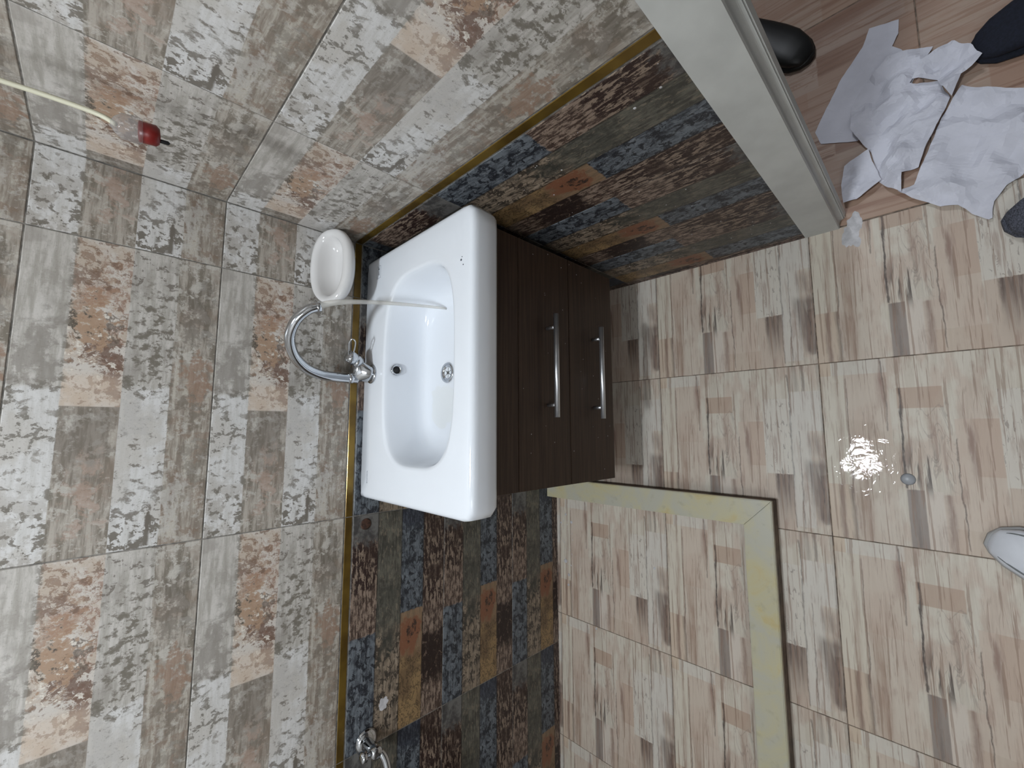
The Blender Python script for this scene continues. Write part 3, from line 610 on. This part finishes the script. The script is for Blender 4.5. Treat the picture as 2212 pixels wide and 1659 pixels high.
# ------------------------------------------------------------------ soap dish
dish = tag(empty('soap_dish', (-0.105, 0.0, 0.90)), 'white oval ceramic soap dish fixed in the corner above the basin', 'soap dish')
do = dish.location
def dl(sx, sy, cy, z, tilt, sq=2.3, cx=-0.106):
    out = []
    for i in range(64):
        a = 2*math.pi*i/64; ca, sa = math.cos(a), math.sin(a)
        x = sx*math.copysign(abs(ca)**(2/sq), ca); y = sy*math.copysign(abs(sa)**(2/sq), sa)
        y = min(cy+y, -0.0012)
        if x < 0: x *= 1.0 + 0.05*(1-abs(sa))
        out.append(Vector((cx+x, y, z + tilt*(y+0.052)))-do)
    return out
tl = 0.52
dloops = [dl(0.050, 0.028, -0.029, 0.912, 0.10), dl(0.072, 0.041, -0.044, 0.916, 0.25), dl(0.089, 0.049, -0.051, 0.936, 0.42), dl(0.0965, 0.0535, -0.0545, 0.955, tl), dl(0.0958, 0.0530, -0.0545, 0.9630, tl), dl(0.093, 0.0505, -0.0540, 0.9668, tl), dl(0.087, 0.0450, -0.0530, 0.9672, tl), dl(0.080, 0.0390, -0.0520, 0.9640, tl),
          dl(0.076, 0.0350, -0.0505, 0.9580, tl*0.98), dl(0.073, 0.0335, -0.0480, 0.9470, tl*0.85), dl(0.067, 0.0300, -0.0460, 0.9370, tl*0.6), dl(0.059, 0.0250, -0.0465, 0.9300, tl*0.30), dl(0.045, 0.0170, -0.0480, 0.9260, tl*0.10), dl(0.020, 0.0060, -0.0490, 0.9250, 0.02)]
bm = bmesh.new(); loft(bm, dloops, True, True); link('dish_bowl', mesh_from(bm, 'dish_bowl'), M['dish'], dish, smooth=True)
# ------------------------------------------------------------------ wall valve and hose at the shower, plug in the tile
valve = tag(empty('wall_valve', (-1.338, -0.0005, 0.795)), 'chrome wall valve with hose on the dark tiles in the shower', 'valve')
latheobj('flange', M['chrome'], (0, 0, 0), (0, -1, 0), [(0.030, 0.0), (0.030, 0.003), (0.022, 0.010), (0.014, 0.012)], valve)
latheobj('valve_body', M['chrome'], (0, -0.010, 0), (0, -1, 0), [(0.0125, 0.0), (0.0125, 0.028), (0.0155, 0.030), (0.0155, 0.052), (0.010, 0.056)], valve)
latheobj('knob', M['chrome'], (0, -0.052, 0.012), (0.1, 0, 1), [(0.006, 0), (0.006, 0.012), (0.013, 0.014), (0.013, 0.026), (0.004, 0.028)], valve)
tubeobj('hose', M['chrome'], spline([(0, -0.05, -0.006), (-0.012, -0.062, -0.016), (-0.030, -0.074, -0.020), (-0.060, -0.086, -0.020), (-0.110, -0.092, -0.030), (-0.18, -0.085, -0.10), (-0.20, -0.075, -0.30)], 8), 0.0095, 14, valve)
plug = latheobj('wall_plug', M['rust'], (0, 0, 0), (0, -1, 0), [(0.0150, -0.0005), (0.0150, 0.0012), (0.0125, 0.0018), (0.001, 0.0010)]); plug.location = (-0.783, -0.0002, 0.815)
tag(plug, 'round rusty brown plug in the dark tile left of the basin', 'plug')
# ------------------------------------------------------------------ hanging cable with a clear and red holder
hang = tag(empty('hanging_cable', (-0.098, -0.345, 1.335)), 'cream cable hanging by the corner with a clear and red plastic end', 'cable')
ho = hang.location
cpts = spline([Vector(p)-ho for p in ((-0.100, -0.345, 1.372), (-0.090, -0.336, 1.392), (-0.083, -0.322, 1.440), (-0.080, -0.310, 1.50), (-0.080, -0.305, 1.60), (-0.085, -0.305, 2.0), (-0.09, -0.31, 2.68))], 8)
tubeobj('cable', M['cord'], cpts, 0.0034, 12, hang)
hd = (0.10, -0.02, -1)
latheobj('clear_cap', M['clear'], Vector((-0.101, -0.346, 1.374))-ho, hd, [(0.003, -0.004), (0.010, 0.0), (0.017, 0.008), (0.018, 0.026), (0.016, 0.030)], hang)
latheobj('red_holder', M['red'], Vector((-0.099, -0.347, 1.349))-ho, hd, [(0.010, 0.0), (0.0145, 0.001), (0.0145, 0.020), (0.011, 0.024), (0.003, 0.025)], hang)
latheobj('black_pin', M['black'], Vector((-0.104, -0.350, 1.327))-ho, hd, [(0.0028, 0.0), (0.0028, 0.012), (0.001, 0.014)], hang, n=12)
# ------------------------------------------------------------------ loose sheets of paper in the doorway
def sheet(label, pts, lift, amp, seed, z0=0.002):
    P = [Vector(p) for p in pts]
    c = sum(P, Vector((0, 0)))/len(P)
    bm = bmesh.new(); vs_ = [bm.verts.new((p.x-c.x, p.y-c.y, 0)) for p in P]; bm.faces.new(vs_)
    bmesh.ops.triangulate(bm, faces=bm.faces)
    for _ in range(5):
        es = [e for e in bm.edges if e.calc_length() > 0.011]
        if not es: break
        bmesh.ops.subdivide_edges(bm, edges=es, cuts=1); bmesh.ops.triangulate(bm, faces=bm.faces)
    for v in bm.verts:
        q = Vector((v.co.x*9+seed*3.1, v.co.y*9-seed, seed*1.7)); a = noise.noise(q); b = noise.noise(q*2.6); r = 1-abs(noise.noise(q*1.3+Vector((4, 2, 1))))
        cr = 1-abs(noise.noise(q*3.4+Vector((1, 7, 3)))); cr2 = 1-abs(noise.noise(q*1.9+Vector((5, 1, 8))))
        v.co.z = max(0.0, lift + 1.5*amp*(0.7*a + 0.3*b + 1.3*(r-0.75) + 0.45*(cr-0.75) + 0.7*(cr2-0.75)))
        j = noise.noise(q*7); v.co.x += 0.0015*j; v.co.y += 0.0015*noise.noise(q*7+Vector((9, 0, 0)))
    me = mesh_from(bm, 'paper_sheet'); o = link('paper_sheet', me, M['paper'], None, (c.x, c.y, z0))
    s = o.modifiers.new('thickness', 'SOLIDIFY'); s.thickness = 0.0006; s.offset = 1
    return tag(o, label, 'paper', 'white paper sheets on the floor at the doorway')
sheet('flat pale sheet of paper lying furthest into the hall beside the door frame', [(0.490, -1.130), (0.507, -1.074), (0.464, -1.057), (0.408, -1.010), (0.319, -0.960), (0.286, -0.943), (0.247, -0.953), (0.216, -1.029), (0.277, -1.124), (0.343, -1.157), (0.409, -1.128), (0.428, -1.113), (0.454, -1.126)], 0.000, 0.003, 1)
sheet('crumpled torn sheet of paper in the middle of the doorway pile', [(0.310, -1.023), (0.355, -1.052), (0.392, -1.103), (0.383, -1.160), (0.374, -1.182), (0.333, -1.156), (0.305, -1.136), (0.282, -1.184), (0.232, -1.198), (0.194, -1.182), (0.135, -1.152), (0.091, -1.135), (0.085, -1.105), (0.040, -1.101), (0.063, -1.079), (0.087, -1.063), (0.171, -1.054), (0.207, -1.035), (0.241, -1.020)], 0.010, 0.016, 2, 0.004)
sheet('folded flap of paper raised beside the dark trouser leg', [(0.338, -1.158), (0.347, -1.181), (0.350, -1.210), (0.312, -1.239), (0.283, -1.251), (0.265, -1.218), (0.227, -1.200), (0.256, -1.185), (0.280, -1.181), (0.304, -1.140)], 0.016, 0.018, 3, 0.010)
sheet('small crumpled scrap of paper at the foot of the door frame', [(0.154, -0.999), (0.164, -1.026), (0.171, -1.051), (0.137, -1.055), (0.087, -1.068), (0.074, -1.050), (0.055, -1.018), (0.056, -0.991), (0.106, -0.990)], 0.008, 0.014, 4, 0.003)
sheet('large creased sheet of paper nearest the grey shoe', [(0.251, -1.218), (0.219, -1.260), (0.190, -1.313), (0.074, -1.307), (0.005, -1.289), (-0.012, -1.263), (-0.039, -1.243), (-0.074, -1.239), (-0.075, -1.233), (-0.052, -1.210), (-0.027, -1.190), (-0.020, -1.163), (-0.003, -1.144), (0.019, -1.118), (0.046, -1.095), (0.052, -1.124), (0.089, -1.139), (0.194, -1.182), (0.229, -1.203)], 0.006, 0.012, 5)
sheet('small slip of paper lying behind the dark trouser leg', [(0.365, -1.267), (0.358, -1.283), (0.300, -1.278), (0.308, -1.256), (0.333, -1.242), (0.349, -1.247)], 0.0, 0.003, 6)
# ------------------------------------------------------------------ shoes
def shoe(name, label, tip, ang, L, mu, ms, mseam=None, side=1, wide=1.0):
    # tip: toe position; ang: heading of the toe; side +1: straight inner edge on the right of the heading
    o = tag(empty(name, (tip[0], tip[1], 0.0)), label, 'shoe'); o.rotation_euler = (0, 0, ang-math.pi/2)
    st_ = [(0.0, .012, .016, .020), (.012, .028, .022, .032), (.035, .042, .020, .044), (.07, .050, .012, .052), (.11, .049, .006, .062), (.15, .042, 0, .078), (.19, .036, 0, .092), (.23, .036, 0, .098), (.26, .030, 0, .100), (.278, .012, 0, .096)]
    k = L/0.278
    def ring(y, w, sx, z0, z1, n=20, pw=2.6):
        out = []
        for i in range(n):
            a = 2*math.pi*i/n; ca, sa = math.cos(a), math.sin(a)
            out.append(Vector((side*sx + w*math.copysign(abs(ca)**(2/pw), ca), -y, (z0+z1)/2 + (z1-z0)/2*math.copysign(abs(sa)**(2/pw), sa))))
        return out
    bm = bmesh.new(); loft(bm, [ring(y*k, w*wide*1.06, sx*0.4, 0.0, 0.020) for y, w, sx, h in st_], True, True); link('sole', mesh_from(bm, 'sole'), ms, o, smooth=True)
    bm = bmesh.new(); loft(bm, [ring(max(y, 0.004)*k, w*wide*0.95, sx*0.4, 0.012, h) for y, w, sx, h in st_], True, True); up = link('upper', mesh_from(bm, 'upper'), mu, o, smooth=True)
    if mseam:
        pts_ = []
        for y, w, sx, h in reversed(st_[1:6]): pts_.append((side*sx*0.4-w*wide*0.78, -y*k-0.006, 0.012+(h-0.012)*0.90))
        pts_.append((side*0.006, -0.010, 0.026))
        for y, w, sx, h in st_[1:6]: pts_.append((side*sx*0.4+w*wide*0.78, -y*k-0.006, 0.012+(h-0.012)*0.90))
        tubeobj('toe_seam', mseam, spline(pts_, 5), 0.0016, 8, up)
    return o
shoe('shoe', 'white shoe toe with grey seam on the bathroom floor by the shower curb', (-0.764, -1.170), math.radians(70), 0.28, M['whiteshoe'], M['soleg'], M['seam'], 1, 1.0)
shoe('shoe', 'grey mesh shoe toe next to the large paper sheet', (-0.092, -1.250), math.radians(98), 0.27, M['greymesh'], M['greymesh'], None, -1)
shoe('shoe', 'black leather shoe behind the door frame in the hall', (0.505, -0.955), math.radians(-135), 0.28, M['blackshoe'], M['blackshoe'], None, 1)
shoe('shoe', 'navy shoe under the dark trouser leg in the hall', (0.325, -1.236), math.radians(93), 0.27, M['navy'], M['navy'], None, -1, 1.12)
# ------------------------------------------------------------------ person standing in the doorway (only a lower leg shows)
def person(label, V, o0, top, hold=None):
    o0 = Vector(o0)
    me = bpy.data.meshes.new('person'); me.from_pydata([Vector(v)-o0 for v, r, p in V], [(p, i) for i, (v, r, p) in enumerate(V) if p >= 0], [])
    bm = bmesh.new(); bm.from_mesh(me); sk = bm.verts.layers.skin.verify(); bm.verts.ensure_lookup_table()
    for i, (v, r, p) in enumerate(V): bm.verts[i][sk].radius = (r, r); bm.verts[i][sk].use_root = (i == 0)
    bm.to_mesh(me); bm.free()
    m = Mat('dark_clothes'); x, y, z = m.obj(); n = m.noise(m.vec(x, y, z), 180, 3)
    c = m.mix(n.step(.3, .7), (20, 24, 37), (29, 34, 49)); c = m.mix(z.step(1.0, 1.01), c, top); c = m.mix(z.step(1.50, 1.51), c, (176, 136, 112)); c = m.mix(z.step(1.70, 1.72), c, (30, 24, 20))
    m.col(c); m.rough(0.9)
    o = link('person', me, m.mat, None, o0)
    o.modifiers.new('skin', 'SKIN').use_smooth_shade = True; s = o.modifiers.new('sub', 'SUBSURF'); s.levels = 2; s.render_levels = 2
    return tag(o, label, 'person')
person('person in dark navy trousers standing in the doorway beside the papers',
       [((0.10, -1.52, 0.95), .135, -1), ((0.24, -1.50, 0.88), .095, 0), ((0.33, -1.42, 0.50), .072, 1), ((0.335, -1.365, 0.10), .062, 2),
        ((-0.02, -1.54, 0.88), .095, 0), ((-0.09, -1.50, 0.50), .066, 4), ((-0.10, -1.475, 0.13), .052, 5),
        ((0.10, -1.54, 1.20), .125, 0), ((0.10, -1.55, 1.42), .120, 7), ((0.10, -1.54, 1.52), .055, 8), ((0.10, -1.52, 1.60), .075, 9), ((0.10, -1.52, 1.70), .080, 10), ((0.10, -1.52, 1.75), .050, 11),
        ((0.29, -1.55, 1.40), .062, 8), ((0.34, -1.52, 1.12), .045, 13), ((0.31, -1.40, 0.90), .034, 14), ((0.30, -1.36, 0.84), .030, 15),
        ((-0.09, -1.55, 1.40), .062, 8), ((-0.14, -1.52, 1.12), .045, 17), ((-0.11, -1.40, 0.90), .034, 18), ((-0.10, -1.36, 0.84), .030, 19)], (0.10, -1.46, 0.0), (52, 54, 60))
# ------------------------------------------------------------------ water and small marks on the floor
def puddle(name, label, cx, cy, rx, ry, h, seed, mat, z=0.0003, kind=None, cat='puddle'):
    bm = bmesh.new(); rings = 9; n = 56; L = []
    for k in range(rings+1):
        f_ = 1-k/rings*0.97; row = []
        for i in range(n):
            a = 2*math.pi*i/n; q = Vector((math.cos(a)*1.3+seed, math.sin(a)*1.3, seed*0.7)); w = 1+0.38*noise.noise(q)+0.22*noise.noise(q*2.7)
            row.append(Vector((rx*f_*w*math.cos(a), ry*f_*w*math.sin(a), h*(1-f_**4)*(0.75+0.25*noise.noise(Vector((f_*4*math.cos(a), f_*4*math.sin(a), seed)))))))
        L.append(row)
    loft(bm, L, False, True); o = link(name, mesh_from(bm, name), mat, None, (cx, cy, z), smooth=True)
    return tag(o, label, cat, None, kind)
puddle('water_puddle', 'wet puddle catching the lamp light in the middle of the floor', -0.605, -0.985, 0.105, 0.085, 0.0012, 3, M['water'])
puddle('water_puddle', 'small wet spot glinting on the floor near the doorway', -0.236, -1.057, 0.030, 0.018, 0.0009, 5, M['water'])
puddle('basin_water_film', 'thin rippled film of water left of the drain in the basin', -0.468, -0.215, 0.062, 0.050, 0.0012, 8, M['film'], 0.7175, cat='water')
bub = latheobj('water_bubble', M['bubble'], (0, 0, 0), (0, 0, 1), [(0.0135, 0.0), (0.0125, 0.0018), (0.009, 0.0032), (0.001, 0.0038)], n=24); bub.location = (-0.646, -1.061, 0.0); tag(bub, 'round grey water bubble beside the wet puddle', 'bubble')
def smear(label, x, y, rx, ry, h, seed, rot=None, z=0.0):
    o = puddle('plaster_smear', label, x, y, rx, ry, h, seed, M['plaster'], z, cat='plaster')
    if rot: o.rotation_euler = rot
    return o
smear('white plaster smear on the floor at the foot of the door frame', 0.002, -1.010, 0.026, 0.016, 0.0022, 11)
smear('thin pale plaster smear on the floor tiles in front of the door frame', -0.034, -1.000, 0.034, 0.018, 0.0008, 12)
s_ = smear('white plaster patch on the dark tile above the wall valve', 0, 0, 0.016, 0.014, 0.0006, 13, (math.pi/2, 0, 0)); s_.location = (-1.268, -0.0002, 0.748)
def spatter(name, label, drops, axis):
    bm = bmesh.new()
    for (p, r) in drops: lathe(bm, p, axis, [(r, 0.0), (r*0.9, r*0.10), (r*0.5, r*0.18), (r*0.1, r*0.2)], 9)
    return tag(link(name, mesh_from(bm, name), M['plaster'], None, smooth=True), label, 'paint', None, 'stuff')
dr_ = [((x_, y_, 0.0), r_) for x_, y_, r_ in [(-0.8650, -0.0470, .005), (-0.8910, -0.0740, .006), (-0.9000, -0.0230, .004), (-1.0440, -0.0430, .008), (-1.0930, -0.0580, .006), (-1.1310, -0.0550, .005), (-0.9890, -0.4170, .004), (-1.2540, -0.1800, .004)]]
rs = random.Random(4)
for k in range(40): a, b = -0.88-0.19*rs.random(), -0.025-0.055*rs.random(); dr_.append(((a, b, 0.0), 0.0008+0.0014*rs.random()))
spatter('white_paint_spatter', 'white paint drops spattered on the shower floor by the dark wall', dr_, (0, 0, 1))
rs = random.Random(9); dw = []
for k in range(46): dw.append(((0.0, -0.30-0.58*rs.random(), 0.12+0.70*rs.random()), 0.0007+0.0012*rs.random()))
for y_, z_, r_ in ((-0.86, .775, .0024), (-0.81, .765, .0028), (-0.62, .72, .002), (-.55, .66, .002), (-.52, .55, .0018)): dw.append(((0.0, y_, z_), r_))
spatter('white_paint_spatter', 'white paint flecks spattered on the dark tiles by the door frame', dw, (-1, 0, 0))
rs = random.Random(21); dc = [((-0.66+0.60*rs.random(), CY, 0.25+0.38*rs.random()), 0.0006+0.0009*rs.random()) for k in range(34)]
dc = [d_ for d_ in dc if abs(d_[0][2]-0.445) > 0.006]
spatter('pale_specks', 'tiny pale specks dried on the dark drawer fronts', dc, (0, -1, 0))
